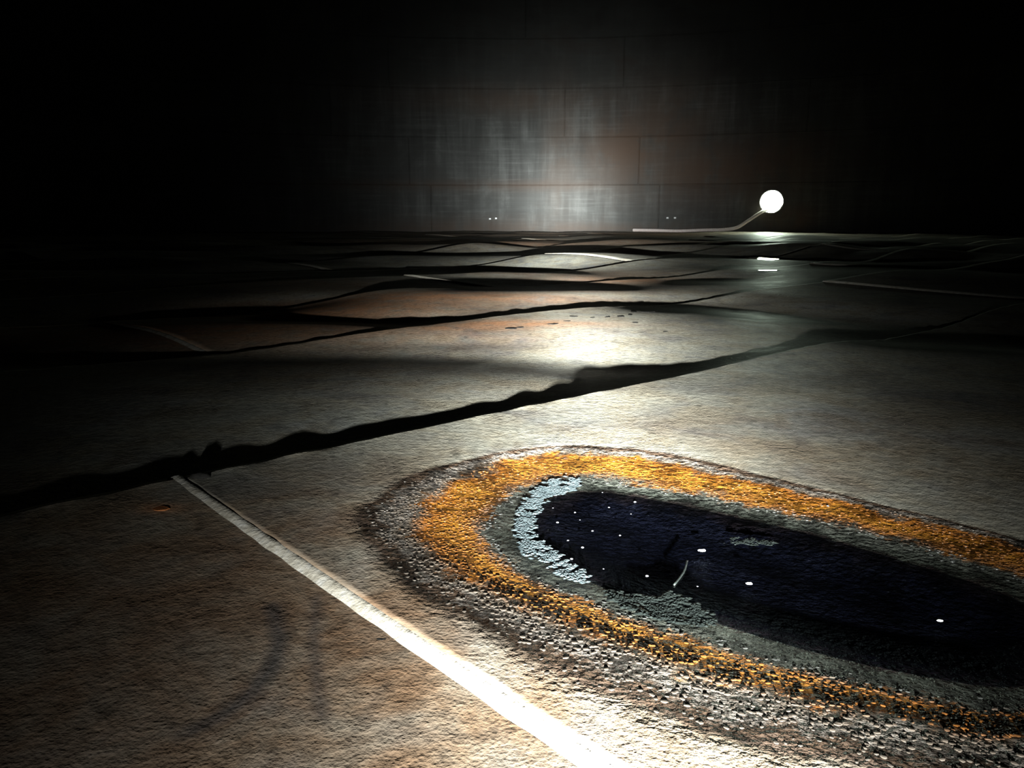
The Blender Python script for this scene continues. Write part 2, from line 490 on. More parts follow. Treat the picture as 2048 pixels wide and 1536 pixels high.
STEP = 0.0100       # plate thickness showing at each lap
V_SEAMS = [1.484, 2.952, 4.461, 5.78, 7.18]
while V_SEAMS[-1] < 27: V_SEAMS.append(V_SEAMS[-1] + 1.46)
lowv = []
x = 1.484
while x > -22: x -= 1.46; lowv.insert(0, x)
V_ALL = lowv + V_SEAMS
def uv_of(p):
    q = np.array([p.x, p.y]); return q @ U, q @ V
JOINT = {}
JOINT[V_ALL.index(1.484) - 1] = uv_of(at(383, 988))[0]      # end of the first weld strip
JOINT[V_ALL.index(1.484)] = uv_of(at(1640, 566))[0]
JOINT[V_ALL.index(2.952)] = uv_of(at(420, 697))[0]
JOINT[V_ALL.index(4.461)] = uv_of(at(1030, 571))[0]
JOINT[V_ALL.index(5.78)] = uv_of(at(1235, 522))[0]
PLATE_L = 7.3
ROW0 = V_ALL.index(1.484) - 1
edge_rng = np.random.default_rng(5)
EW = [(edge_rng.uniform(8, 70), edge_rng.uniform(0, 6.28), edge_rng.uniform(0.3, 1)) for _ in range(14)]
def edge_lumps(s):
    return sum(a * np.sin(k * s + p) for k, p, a in EW) / 5.0
def steps(lo, hi, dist_fn, kmin, kmax, rate):
    xs = [lo]
    while xs[-1] < hi - 1e-6:
        s = min(max(rate * dist_fn(xs[-1]), kmin), kmax)
        xs.append(min(xs[-1] + s, hi))
    if len(xs) > 2 and xs[-1] - xs[-2] < 0.3 * kmin: xs.pop(-2)
    return np.array(xs)

def field_attrs(P, ring):
    dark = gauss(P, STAINS)
    near = (P[:, 1] < 2.0) & (P[:, 1] > 0.2) & (P[:, 0] < 0.3)
    if near.any():
        q = P[near]
        dm = np.zeros(len(q))
        for pl, w, s in MARKS:
            dm = np.maximum(dm, s * np.exp(-0.5 * (seg_dist(q, pl, False) / w) ** 2))
        dark[near] = np.maximum(dark[near], dm)
    wet = gauss(P, [(1540, 500, 0.9, 4.0, 0.45), (1050, 735, 0.5, 0.1, 0.8), (930, 690, 0.25, 0.06, 0.9)])
    return dict(ring=ring, rust=gauss(P, RUSTS), brown=gauss(P, BROWNS), dark=dark, wet=wet)

def plate_height(P, uu, vv, u0, u1, v0, v1, ring):
    """underlying ground plus the lap of this plate over its neighbours"""
    z = base_height(P, ring)
    fv = (vv - v0) / (v1 - v0)
    fu = (u1 - uu) / (u1 - u0)
    z = z + STEP * (1 + 0.45 * smooth01(np.asarray(v1, float), 1.6, 2.8)) * fv ** 2 + STEP * 0.9 * np.clip(fu * 1.0, 0, 1) ** 2
    # the plate left of the first strip is bowed up along its far edge
    z = z + np.where((np.abs(u1 - JOINT[ROW0]) < 0.01) & (np.abs(v1 - 1.484) < 0.01), 0.009, 0.0) * fv ** 4
    k = smooth01(ring, 0.0, 1.6)
    dish = 0.0025 - 0.0072 * smooth01(ring, 0.8, 3.1) - 0.012 * smooth01(ring, 3.0, 4.0)
    return z * (1 - k) + dish * k

N_PLATE = 0
def make_plate(row, u0, u1, v0, v1):
    corners = [U * a + V * b for a in (u0, (u0 + u1) / 2, u1) for b in (v0, v1)]
    ds = [math.hypot(c[0], c[1] - CY) for c in corners]
    if min(ds) > R_TANK: return
    # in the picture, or behind and beside the camera
    fine = False
    for a in np.linspace(u0, u1, 24):
        for b in (v0, (v0 + v1) / 2, v1):
            p = U * a + V * b
            if p[1] > -0.4 and abs(p[0]) < 0.9 * p[1] + 1.2: fine = True
    vm = (v0 + v1) / 2
    if fine:
        dist = lambda a: max(0.9, float(np.hypot(*(U * a + V * vm))))
        us = steps(u0, u1, dist, 0.011, 0.09, 0.0085)
        dmin = min(dist(a) for a in np.linspace(u0, u1, 40))
        nv = int(np.clip((v1 - v0) / (0.0085 * dmin), 14, 130))
    else:
        us = np.linspace(u0, u1, 9); nv = 4
    vsn = np.linspace(v0, v1, nv)
    uu, vv = np.meshgrid(us, vsn, indexing='ij')
    uu = uu.ravel(); vv = vv.ravel()
    lap = 0.0
    P = uu[:, None] * U + vv[:, None] * V
    # ragged far edge
    fe = np.isclose(vv, v1)
    jit = edge_lumps(uu * 1.0 + row * 7.0) * 0.004
    P[fe] += (jit[fe])[:, None] * V
    ring = ring_field(P)
    z = plate_height(P, uu, vv, u0, u1, v0, v1, ring)
    el = np.exp(-((v1 - vv) / 0.02) ** 2)
    z += el * edge_lumps(uu * 0.8 + row * 3.1) * 0.0022
    n = len(P)
    top = np.column_stack([P, z])
    nu = len(us)
    faces = grid_faces(nu, nv)
    # keep only what lies within the shell
    cen = top[faces].mean(1)
    keep = np.hypot(cen[:, 0], cen[:, 1] - CY) < R_TANK + 0.02
    faces = faces[keep]
    if len(faces) == 0: return
    # skirts give the plate its edge
    rim = [i * nv + nv - 1 for i in range(nu)]          # far edge
    rim2 = [i * nv for i in range(nu)]                  # near edge
    rim3 = list(range(nv))                              # left end
    rim4 = [(nu - 1) * nv + j for j in range(nv)]
    verts = [tuple(v) for v in top]
    fl = faces.tolist()
    extra = []
    for rr, flip in ((rim, False), (rim2, True), (rim3, False), (rim4, True)):
        b0 = len(verts)
        for i in rr:
            v = top[i]; verts.append((v[0], v[1], v[2] - 0.022)); extra.append(i)
        for j in range(len(rr) - 1):
            c = (top[rr[j]] + top[rr[j + 1]]) / 2
            if math.hypot(c[0], c[1] - CY) > R_TANK: continue
            q = [rr[j], b0 + j, b0 + j + 1, rr[j + 1]]
            fl.append(q if flip else q[::-1])
    at_ = field_attrs(P, ring)
    at_ = {k: np.concatenate([v, v[extra]]) for k, v in at_.items()}
    o = link_mesh('floor_plate', verts, fl, M['floor'], floor, True, at_)
    # weld along the left end, facing the torch
    pl = U * u0 + V * vm
    if fine and math.hypot(pl[0], pl[1] - CY) < R_TANK + 1:
        wn = int(min(160, max(24, (v1 - v0) / 0.012)))
        if np.hypot(*pl) > 4: wn = 40
        vs_ = np.linspace(v0 + 0.004, v1 + 0.006, wn)
        lump = edge_lumps(vs_ * 1.3 + row * 1.7)
        wv = []
        rows_ = 5
        W = 0.027
        # level of the neighbour under the weld
        for kk in range(rows_):
            f = kk / (rows_ - 1)
            off = 0.006 - f * (W + 0.002 * lump)
            q = (u0 + off)[:, None] * U + vs_[:, None] * V
            rg = np.zeros(len(q))
            hi = plate_height(U * u0 + vs_[:, None] * V, np.full(wn, u0), vs_, u0, u1, v0, v1, rg)
            lo = plate_height(q, np.full(wn, u0), vs_, u0 - PLATE_L, u0, v0, v1, rg)
            hh = hi + 0.0018 + 0.0009 * lump
            zz = hh * (1 - f) + (lo - 0.002) * f + 0.0015 * math.sin(math.pi * f)
            if kk == 0: zz = hi - 0.002
            wv += [tuple(v) for v in np.column_stack([q, zz])]
        wf = []
        for kk in range(rows_ - 1):
            for j in range(wn - 1):
                c = wv[kk * wn + j]
                if math.hypot(c[0], c[1] - CY) > R_TANK: continue
                a = kk * wn + j
                wf.append([a, a + 1, a + 1 + wn, a + wn])
        if wf:
            link_mesh('weld_bead', wv, wf, M['weld'], o, True)
    return o

for r in range(len(V_ALL) - 1):
    v0, v1 = V_ALL[r], V_ALL[r + 1]
    j0 = JOINT.get(r)
    if j0 is None:
        j0 = (r * 2.63) % PLATE_L
    k0 = math.floor((-32 - j0) / PLATE_L)
    for kk in range(k0, k0 + 11):
        make_plate(r, j0 + kk * PLATE_L, j0 + (kk + 1) * PLATE_L, v0, v1)

def floor_zs(P):
    P = np.asarray(P, float).reshape(-1, 2)
    u, v = P @ U, P @ V
    ring = ring_field(P)
    row = np.clip(np.searchsorted(V_ALL, v, side='right') - 1, 0, len(V_ALL) - 2)
    j0 = np.array([JOINT.get(int(r), (int(r) * 2.63) % PLATE_L) for r in row])
    k = np.floor((u - j0) / PLATE_L)
    va = np.array(V_ALL)
    return plate_height(P, u, v, j0 + k * PLATE_L, j0 + (k + 1) * PLATE_L, va[row], va[row + 1], ring)
def floor_z(x, y):
    return float(floor_zs([[x, y]])[0])

# lump of weld at the corner where the first strip meets the first seam
def lump(name, c, rx, ry, h, mat, parent, seed):
    r = random.Random(seed)
    v = [(c[0], c[1], c[2] + h)]
    seg = 10
    for k, f in ((1, 0.55), (2, 1.0)):
        for i in range(seg):
            a = 2 * math.pi * i / seg
            j = r.uniform(0.85, 1.15)
            v.append((c[0] + rx * f * j * math.cos(a), c[1] + ry * f * j * math.sin(a), c[2] + (h * 0.75 * r.uniform(0.85, 1.1) if k == 1 else -0.004)))
    f = [[0, 1 + i, 1 + (i + 1) % seg] for i in range(seg)]
    for i in range(seg):
        f.append([1 + i, 1 + seg + i, 1 + seg + (i + 1) % seg, 1 + (i + 1) % seg])
    return link_mesh(name, v, f, mat, parent, True)

pc = at(402, 974)
lump('weld_bead', (pc.x, pc.y, floor_z(pc.x, pc.y) - 0.001), 0.028, 0.013, 0.009, M['scale'], floor, 4)

# ------------------------------------------------------------------ shell
S_HOLE = wall_s(1543, 403)
p_h = at_wall(1543, 403)
Z_HOLE = p_h.z
R_HOLE = 0.345
def cyl(s, z, r=R_TANK):
    a = s / R_TANK
    return (r * math.sin(a), CY + r * math.cos(a), z)
WALL_RUST = [(1260, 295, 1.0, 0.8, 1.0), (1330, 270, 1.2, 1.1, 0.8), (1420, 340, 1.8, 0.7, 0.9), (1500, 330, 1.6, 0.7, 0.7), (1120, 290, 0.28, 1.3, 0.6), (900, 452, 3.0, 0.14, 0.7),
             (1150, 456, 5.0, 0.1, 0.5), (1250, 330, 0.4, 0.7, 0.7), (1580, 440, 0.6, 0.35, 0.7), (950, 372, 5.0, 0.12, 0.55), (1050, 200, 3, 0.3, 0.5)]
WALL_PALE = [(1130, 420, 1.4, 0.35, 1.0), (1130, 330, 0.8, 0.6, 0.9), (1150, 235, 1.4, 0.8, 0.85), (1100, 400, 4.5, 0.45, 0.75), (1000, 300, 2.8, 1.3, 0.75), (1280, 270, 0.35, 1.6, 0.9),  # first spot paints the torch's bright patch into the shell colour
             (1330, 225, 2.4, 0.5, 0.7), (1400, 400, 3.0, 0.35, 0.6), (1050, 330, 4.0, 1.0, 0.6), (1100, 110, 5.0, 0.25, 0.3)]
def wall_gauss(S, Z, lst):
    a = np.zeros(len(S))
    for px, py, rs, rz, s in lst:
        p = at_wall(px, py); s0 = math.atan2(p.x, p.y - CY) * R_TANK
        a = np.maximum(a, s * np.exp(-0.5 * (((S - s0) / rs) ** 2 + ((Z - p.z) / rz) ** 2)))
    return a
def wall_obj(name, S, Z, Rr, faces, parent):
    S = np.array(S); Z = np.array(Z); Rr = np.array(Rr)
    a = S / R_TANK
    v = np.column_stack([Rr * np.sin(a), CY + Rr * np.cos(a), Z])
    return link_mesh(name, [tuple(x) for x in v], faces, M['wall'], parent, False,
                     dict(sz=np.column_stack([S, Z, np.zeros(len(S))]), rust=wall_gauss(S, Z, WALL_RUST), pale=np.clip(wall_gauss(S, Z, WALL_PALE) + 0.25, 0, 1) * np.where(Z > 3 * COURSE + 0.05, 0.30, 1.0)))
HS0, HS1 = S_HOLE - 2.6, S_HOLE + 2.6        # plate with the manhole
HOLE_PLATE = (S_HOLE - 3.4, S_HOLE + 3.9)
# outer backing: the whole ring, left open behind the manhole plate
S, Z, Rr, fc = [], [], [], []
CIRC = 2 * math.pi * R_TANK
def backing(s0, s1, z0, z1, n):
    b = len(S)
    for i in range(n + 1):
        s = s0 + (s1 - s0) * i / n
        for z in (z0, z1):
            S.append(s); Z.append(z); Rr.append(R_TANK + 0.03)
    for i in range(n):
        a = b + 2 * i
        fc.append([a, a + 1, a + 3, a + 2])
backing(-CIRC / 2, CIRC / 2, 1.40, H_TANK, 160)
backing(HS1, HS0 + CIRC, -0.16, 1.42, 150)
wall = wall_obj('wall_shell', S, Z, Rr, fc, None)
wall['kind'] = 'structure'
wall['label'] = 'curved rust streaked steel shell wall of the tank'

def slab(s0, s1, z0, z1):
    n = max(3, int((s1 - s0) / 0.45)); mz = 6
    S, Z, Rr, f = [], [], [], []
    for r in (R_TANK, R_TANK + 0.028):
        for i in range(n + 1):
            for j in range(mz + 1):
                S.append(s0 + (s1 - s0) * i / n); Z.append(z0 + (z1 - z0) * j / mz); Rr.append(r)
    N = (n + 1) * (mz + 1)
    w = mz + 1
    for i in range(n):
        for j in range(mz):
            a = i * w + j
            f.append([a, a + 1, a + w + 1, a + w])
            f.append([N + a, N + a + w, N + a + w + 1, N + a + 1])
    for i in range(n):
        for j, fl in ((0, 0), (mz, 1)):
            a = i * w + j
            f.append([a, a + w, N + a + w, N + a])
    for j in range(mz):
        for i in (0, n):
            a = i * w + j
            f.append([a, a + 1, N + a + 1, N + a])
    return wall_obj('shell_plate', S, Z, Rr, f, wall)
def bead_path(pts_s, pts_z, parent, rad=0.009, wid=0.02):
    """low weld bead along a line on the shell"""
    S, Z, Rr, f = [], [], [], []
    n = len(pts_s)
    vert = abs(pts_s[-1] - pts_s[0]) < 1e-6
    prof = [(-wid, 0.001), (-wid * 0.5, -rad), (wid * 0.5, -rad), (wid, 0.001)]
    for s, z in zip(pts_s, pts_z):
        for o, d in prof:
            S.append(s + (o if vert else 0)); Z.append(z + (0 if vert else o)); Rr.append(R_TANK + d)
    for i in range(n - 1):
        for j in range(3):
            a = i * 4 + j
            f.append([a, a + 1, a + 5, a + 4])
    return wall_obj('weld_bead', S, Z, Rr, f, parent)
plate_w = HOLE_PLATE[1] - HOLE_PLATE[0]
S_LIM = 19.0
offs = {0: HOLE_PLATE[0], 1: wall_s(1275), 2: wall_s(1127), 3: wall_s(1240), 4: wall_s(1050), 5: wall_s(1180), 6: wall_s(1000)}
GAP = 0.004
for c in range(7):
    z0, z1 = c * COURSE, (c + 1) * COURSE
    if c == 0: z0 = -0.16
    s0 = offs[c] - plate_w * 4
    while s0 < S_LIM:
        s1 = s0 + plate_w
        if s1 > -S_LIM:
            if c == 0 and abs(s0 - HOLE_PLATE[0]) < 0.01:
                # plate with the round opening
                ang = sorted([2 * math.pi * i / 72 for i in range(72)] +
                             [math.atan2(zz - Z_HOLE, ss - S_HOLE) % (2 * math.pi) for ss in (s0, s1) for zz in (z0, z1)])
                K = 14
                S, Z, Rr, f = [], [], [], []
                for r in (R_TANK, R_TANK + 0.028):
                    for a in ang:
                        dx, dz = math.cos(a), math.sin(a)
                        t = 1e9
                        if dx > 1e-9: t = min(t, (s1 - S_HOLE) / dx)
                        if dx < -1e-9: t = min(t, (s0 - S_HOLE) / dx)
                        if dz > 1e-9: t = min(t, (z1 - Z_HOLE) / dz)
                        if dz < -1e-9: t = min(t, (z0 - Z_HOLE) / dz)
                        for q in range(K + 1):
                            d = R_HOLE + (t - R_HOLE) * (q / K)
                            S.append(S_HOLE + dx * d); Z.append(Z_HOLE + dz * d); Rr.append(r)
                na = len(ang); N = na * (K + 1)
                for i in range(na):
                    i2 = (i + 1) % na
                    for q in range(K):
                        a, b = i * (K + 1) + q, i2 * (K + 1) + q
                        f.append([a, b, b + 1, a + 1]); f.append([N + a, N + a + 1, N + b + 1, N + b])
                    a, b = i * (K + 1), i2 * (K + 1)
                    f.append([a, N + a, N + b, b])
                    f.append([a + K, b + K, N + b + K, N + a + K])
                po = wall_obj('shell_plate', S, Z, Rr, f, wall)
            else:
                po = slab(s0, s1, z0, z1)
            ns = 16
            if c < 5:
                bead_path([s0 + (s1 - s0) * i / ns for i in range(ns + 1)], [z1] * (ns + 1), po)
                zb = max(z0, 0.0)
                bead_path([s0] * 6, [zb + (z1 - zb) * i / 5 for i in range(6)], po)
        s0 = s1

# pairs of small lugs low on the shell
for px, py in ((980, 438), (992, 437), (1335, 436), (1350, 436)):
    p = at_wall(px, py)
    s = math.atan2(p.x, p.y - CY) * R_TANK
    w, h, t = 0.045, 0.03, 0.05
    v, f = [], []
    for ss, zz, rr in ((-w, -h, 0), (w, -h, 0), (w, h, 0), (-w, h, 0), (-w * .7, -h * .6, -t), (w * .7, -h * .6, -t), (w * .7, h * .9, -t), (-w * .7, h * .9, -t)):
        v.append(cyl(s + ss, p.z + zz, R_TANK + rr))
    f = [[0, 1, 2, 3], [4, 7, 6, 5], [0, 4, 5, 1], [1, 5, 6, 2], [2, 6, 7, 3], [3, 7, 4, 0]]
    lg = link_mesh('lug', v, f, M['lug'], wall)
    lg['label'] = 'small pale steel lug near the foot of the wall'

# roof
roof_v, roof_f = [], []
seg = 96
for i in range(seg):
    a = 2 * math.pi * i / seg
    roof_v.append(((R_TANK + 0.05) * math.sin(a), CY + (R_TANK + 0.05) * math.cos(a), H_TANK))
roof_v.append((0, CY, H_TANK + 1.6))
for i in range(seg):
    roof_f.append([i, (i + 1) % seg, seg])
ceiling = link_mesh('ceiling', roof_v, roof_f, M['dark'])
ceiling['kind'] = 'structure'

# ground outside the tank
gv, gf = [], []
for r in (R_TANK + 0.06, R_TANK + 60):
    for i in range(seg):
        a = 2 * math.pi * i / seg
        gv.append((r * math.sin(a), CY + r * math.cos(a), -0.17))
for i in range(seg):
    gf.append([i, (i + 1) % seg, seg + (i + 1) % seg, seg + i])
ground = link_mesh('ground', gv, gf, M['ground'])
ground['kind'] = 'structure'

# ------------------------------------------------------------------ manhole
a_h = S_HOLE / R_TANK
OUT = Vector((math.sin(a_h), math.cos(a_h), 0))       # outwards
SIDE = Vector((math.cos(a_h), -math.sin(a_h), 0))
HC = Vector((0, CY, 0)) + OUT * R_TANK + Vector((0, 0, Z_HOLE))
man = bpy.data.objects.new('manhole', None)
C.objects.link(man)
man.location = HC - Vector((0, 0, R_HOLE))
man.rotation_euler = (0, 0, -a_h)
tag(man, 'round open manhole glowing with daylight low in the tank wall', 'manhole')
def lathe_local(name, prof, mat, parent, seg=72):
    """profile of (radius, y) turned about the opening's axis, in the manhole's own frame"""
    v, f = [], []
    for i in range(seg):
        a = 2 * math.pi * i / seg
        for r, y in prof:
            v.append((r * math.cos(a), y, R_HOLE + r * math.sin(a)))
    n = len(prof)
    for i in range(seg):
        for j in range(n):
            a, b = i * n + j, ((i + 1) % seg) * n + j
            a2, b2 = i * n + (j + 1) % n, ((i + 1) % seg) * n + (j + 1) % n
            f.append([a, b, b2, a2])
    return link_mesh(name, v, f, mat, parent, False)
lathe_local('neck', [(R_HOLE - 0.012, -0.03), (R_HOLE + 0.001, -0.03), (R_HOLE + 0.001, 0.26), (R_HOLE - 0.012, 0.26)], M['neck'], man)
fl = lathe_local('flange', [(R_HOLE, 0.225), (R_HOLE + 0.11, 0.225), (R_HOLE + 0.11, 0.255), (R_HOLE, 0.255)], M['neck'], man)
lathe_local('weld_ring', [(R_HOLE - 0.002, -0.014), (R_HOLE + 0.022, -0.003), (R_HOLE + 0.022, 0.004), (R_HOLE - 0.002, 0.004)], M['weld'], man)
for i in range(20):
    a = 2 * math.pi * (i + 0.5) / 20
    v, f = [], []
    for y in (0.20, 0.275):
        for q in range(6):
            b = q * math.pi / 3
            v.append(((R_HOLE + 0.075) * math.cos(a) + 0.016 * math.cos(b), y, R_HOLE + (R_HOLE + 0.075) * math.sin(a) + 0.016 * math.sin(b)))
    f = [[0, 1, 2, 3, 4, 5], [11, 10, 9, 8, 7, 6]] + [[q, 6 + q, 6 + (q + 1) % 6, (q + 1) % 6] for q in range(6)]
    link_mesh('bolt', v, f, M['dark'], fl)
# sampling portal of the sky light, in the opening
pl = bpy.data.lights.new('manhole_sky_portal', 'AREA')
pl.shape = 'DISK'; pl.size = 2 * R_HOLE + 0.1
pl.cycles.is_portal = True
po = bpy.data.objects.new('manhole_sky_portal', pl)
C.objects.link(po)
po.location = HC + OUT * 0.27
po.rotation_euler = (-OUT).to_track_quat('-Z', 'Y').to_euler()

# ------------------------------------------------------------------ hose
def tube(name, pts, rad, mat, seg=14, parent=None, ribs=0.0):
    pts = [Vector(p) for p in pts]
    # Catmull-Rom
    dense = []
    for i in range(len(pts) - 1):
        p0 = pts[max(i - 1, 0)]; p1 = pts[i]; p2 = pts[i + 1]; p3 = pts[min(i + 2, len(pts) - 1)]
        n = max(4, int((p2 - p1).length / 0.03))
        for k in range(n):
            t = k / n
            dense.append(0.5 * ((2 * p1) + (p2 - p0) * t + (2 * p0 - 5 * p1 + 4 * p2 - p3) * t * t + (3 * p1 - p0 - 3 * p2 + p3) * t ** 3))
    dense.append(pts[-1])
    v, f = [], []
    for i, p in enumerate(dense):
        tan = (dense[min(i + 1, len(dense) - 1)] - dense[max(i - 1, 0)]).normalized()
        s = tan.cross(Vector((0, 0, 1)))
        if s.length < 1e-4: s = Vector((1, 0, 0))
        s.normalize(); u = s.cross(tan).normalized()
        r = rad + (ribs if i % 2 else 0)
        for q in range(seg):
            a = 2 * math.pi * q / seg
            v.append(tuple(p + s * (r * math.cos(a)) + u * (r * math.sin(a))))
    for i in range(len(dense) - 1):
        for q in range(seg):
            a = i * seg + q; b = i * seg + (q + 1) % seg
            f.append([a, b, b + seg, a + seg])
    f.append(list(range(seg))[::-1]); f.append([(len(dense) - 1) * seg + q for q in range(seg)])
    return link_mesh(name, v, f, mat, parent, True)
HR = 0.048
def onfloor(p, r):
    return Vector((p.x, p.y, floor_z(p.x, p.y) + r))
hole_low = HC - Vector((0, 0, R_HOLE))
def rel(side, out, z):
    p = HC + SIDE * side + OUT * out
    return Vector((p.x, p.y, z))
zl = Z_HOLE - R_HOLE + HR + 0.012
g = lambda s, o: onfloor(rel(s, o, 0), HR + 0.01)
hose_pts = [rel(0.55, 0.95, zl + 0.02), rel(0.25, 0.50, zl + 0.14), rel(0.05, 0.22, zl + 0.10), rel(-0.12, -0.05, zl + 0.045), rel(-0.30, -0.30, zl - 0.06), rel(-0.62, -0.60, zl - 0.30),
            rel(-0.90, -0.80, 0.16), g(-1.25, -0.95), g(-1.8, -1.0), g(-2.6, -1.05), g(-3.3, -1.25), g(-4.0, -1.1)]
hz = tube('hose', hose_pts, HR, M['hose'], 14, None, 0.004)
tag(hz, 'pale pink hose hanging out of the bright manhole onto the floor', 'hose')

# ------------------------------------------------------------------ puddle
water_edge = RINGS[3]
# widen a little so that the water meets the dish
c0 = water_edge.mean(0)
pv = [(p[0], p[1], WATER_Z) for p in (c0 + (water_edge - c0) * 1.035)]
pud = link_mesh('puddle', pv, [list(range(len(pv)))], M['water'])
if pud.data.polygons[0].normal.z < 0: pud.data.flip_normals()
tag(pud, 'large black oily puddle ringed with orange rust in the foreground', 'puddle')

def grit(n, seed):
    """wet rounded grains crusting the band around the puddle"""
    r = np.random.default_rng(seed)
    lo, hi = RINGS[0].min(0), RINGS[0].max(0)
    P = r.uniform(lo, hi, (n * 3, 2))
    ring = ring_field(P)
    lean = smooth01(P[:, 1] - 0.30 * (0.5 - P[:, 0]), 1.55, 1.05)       # crust is thickest on the near side
    w = smooth01(ring, 0.32 - 0.15 * lean, 1.0 - 0.30 * lean) * (1 - smooth01(ring, 1.75, 2.4)) * (0.10 + 0.9 * lean)
    clump = 0.5 + 0.5 * np.sin(P[:, 0] * 37 + 2 * np.sin(P[:, 1] * 29)) * np.sin(P[:, 1] * 43 + 2 * np.sin(P[:, 0] * 21))
    P = P[r.random(len(P)) < w * (0.35 + 0.65 * clump)][:n]
    v, f = [], []
    tmpl = [(0, 0, 1.0)] + [(math.cos(a) * 0.7, math.sin(a) * 0.7, 0.8) for a in np.linspace(0, 2 * math.pi, 8)[:-1]] + \
           [(math.cos(a), math.sin(a), 0.25) for a in np.linspace(0, 2 * math.pi, 8)[:-1]] + [(math.cos(a), math.sin(a), -0.9) for a in np.linspace(0, 2 * math.pi, 8)[:-1]]
    tmpl = np.array(tmpl)
    tf = [[0, 1 + i, 1 + (i + 1) % 7] for i in range(7)] + [[q + i, q + 7 + i, q + 7 + (i + 1) % 7, q + (i + 1) % 7] for q in (1, 8) for i in range(7)]
    rg = ring_field(P)
    zz = floor_zs(P)
    allv = []
    for i, (x, y) in enumerate(P):
        sx = r.uniform(0.0012, 0.0042); sy = sx * r.uniform(0.5, 0.9); sz = sx * r.uniform(0.08, 0.18)
        a = r.uniform(0, 3.14)
        t = tmpl * (sx, sy, sz) * r.uniform(0.85, 1.15, (22, 1))
        c, s_ = math.cos(a), math.sin(a)
        allv.append(np.column_stack([x + c * t[:, 0] - s_ * t[:, 1], y + s_ * t[:, 0] + c * t[:, 1], zz[i] + t[:, 2]]))
        b = 22 * i
        f += [[b + q for q in face] for face in tf]
    vv = np.concatenate(allv)
    k = NT('wet_rust_grit')
    k.link(k.ramp(k.math('MULTIPLY', k.attr('ring').outputs['Fac'], 0.25), [(0.0, (0.07, 0.06, 0.05)), (0.22, (0.09, 0.07, 0.055)), (0.28, (0.20, 0.075, 0.018)),
            (0.44, (0.16, 0.06, 0.015)), (0.5, (0.06, 0.06, 0.055)), (0.75, (0.03, 0.03, 0.03))]), k.b.inputs['Base Color'])
    k.b.inputs['Roughness'].default_value = 0.28
    k.b.inputs['Specular IOR Level'].default_value = 1.0
    o = link_mesh('grit', [tuple(q) for q in vv], f, k.m, None, True, dict(ring=np.repeat(rg, 22)))
    return tag(o, 'wet glinting rust grit crusted around the black puddle', 'grit', None, 'stuff')
grit(10000, 21)

def flakes(name, poly_px, n, rmin, rmax, mat, label, seed, zoff=0.002):
    r = np.random.default_rng(seed)
    poly = np.array([tuple(at(*q, WATER_Z).xy) for q in poly_px])
    Q = r.uniform(poly.min(0), poly.max(0), (n * 12, 2))
    Q = Q[inside(Q, poly)]
    ed = seg_dist(Q, poly)
    Q = Q[r.random(len(Q)) < ed / 0.018]
    x, y = Q[:, 0], Q[:, 1]
    gaps = (np.sin(x * 95 + 2.0 * np.sin(y * 60)) * np.sin(y * 130 + 3 * np.sin(x * 40)) < -0.2) & (r.random(len(Q)) < 0.9)
    Q = Q[~gaps][:n]
    zs = np.maximum(floor_zs(Q), WATER_Z) + zoff
    v, f = [], []
    k = 7
    for (x, y), base in zip(Q, zs):
        rad = r.uniform(rmin, rmax)
        b = len(v)
        v.append((x, y, base + r.uniform(0.0003, 0.0010)))
        tx, ty = r.uniform(-0.05, 0.05, 2)
        a0 = r.random() * 6.28
        for i in range(k):
            a = a0 + 2 * math.pi * i / k
            q = rad * r.uniform(0.65, 1.2)
            dx, dy = q * math.cos(a) * 1.3, q * math.sin(a)
            v.append((x + dx, y + dy, base + dx * tx + dy * ty - 0.0005))
        for i in range(k):
            f.append([b, b + 1 + i, b + 1 + (i + 1) % k])
    o = link_mesh(name, v, f, mat, None, False)
    tag(o, label, 'scum', None, 'stuff')
    return o
flakes('scum', [(1160, 960), (1165, 978), (1120, 992), (1095, 1005), (1080, 1030), (1075, 1055), (1085, 1080), (1120, 1105), (1160, 1130), (1190, 1155), (1175, 1172), (1130, 1165),
                (1085, 1135), (1040, 1110), (1025, 1070), (1030, 1030), (1050, 990), (1090, 965), (1130, 957)], 1700, 0.002, 0.0048, M['scum'],
       'pale bluish grey scum along the left edge of the black puddle', 3)
flakes('scum', [(1200, 1178), (1290, 1190), (1335, 1182), (1385, 1198), (1425, 1228), (1445, 1255), (1390, 1262), (1300, 1242), (1220, 1215)], 900, 0.002, 0.005, M['green_scum'],
       'dull greenish scum along the near edge of the black puddle', 8)
flakes('scum', [(1452, 1078), (1490, 1074), (1560, 1086), (1545, 1094), (1470, 1092)], 160, 0.0015, 0.004, M['green_scum'],
       'faint streak of scum floating in the middle of the black puddle', 9)

def twig(px1, px2, rad):
    a = at(*px1, WATER_Z); b = at(*px2, WATER_Z)
    m = (a + b) / 2 + Vector((0.004, 0.0, 0))
    o = tube('straw', [a + Vector((0, 0, rad)), m + Vector((0, 0, rad * 1.4)), b + Vector((0, 0, rad))], rad, M['green_scum'], 8)
    return tag(o, 'thin dull straw floating upright in the picture on the black puddle', 'straw')
tw = twig((1348, 1172), (1374, 1124), 0.0015)
tw['label'] = 'thin dull straw floating on the black puddle beside the greenish scum'

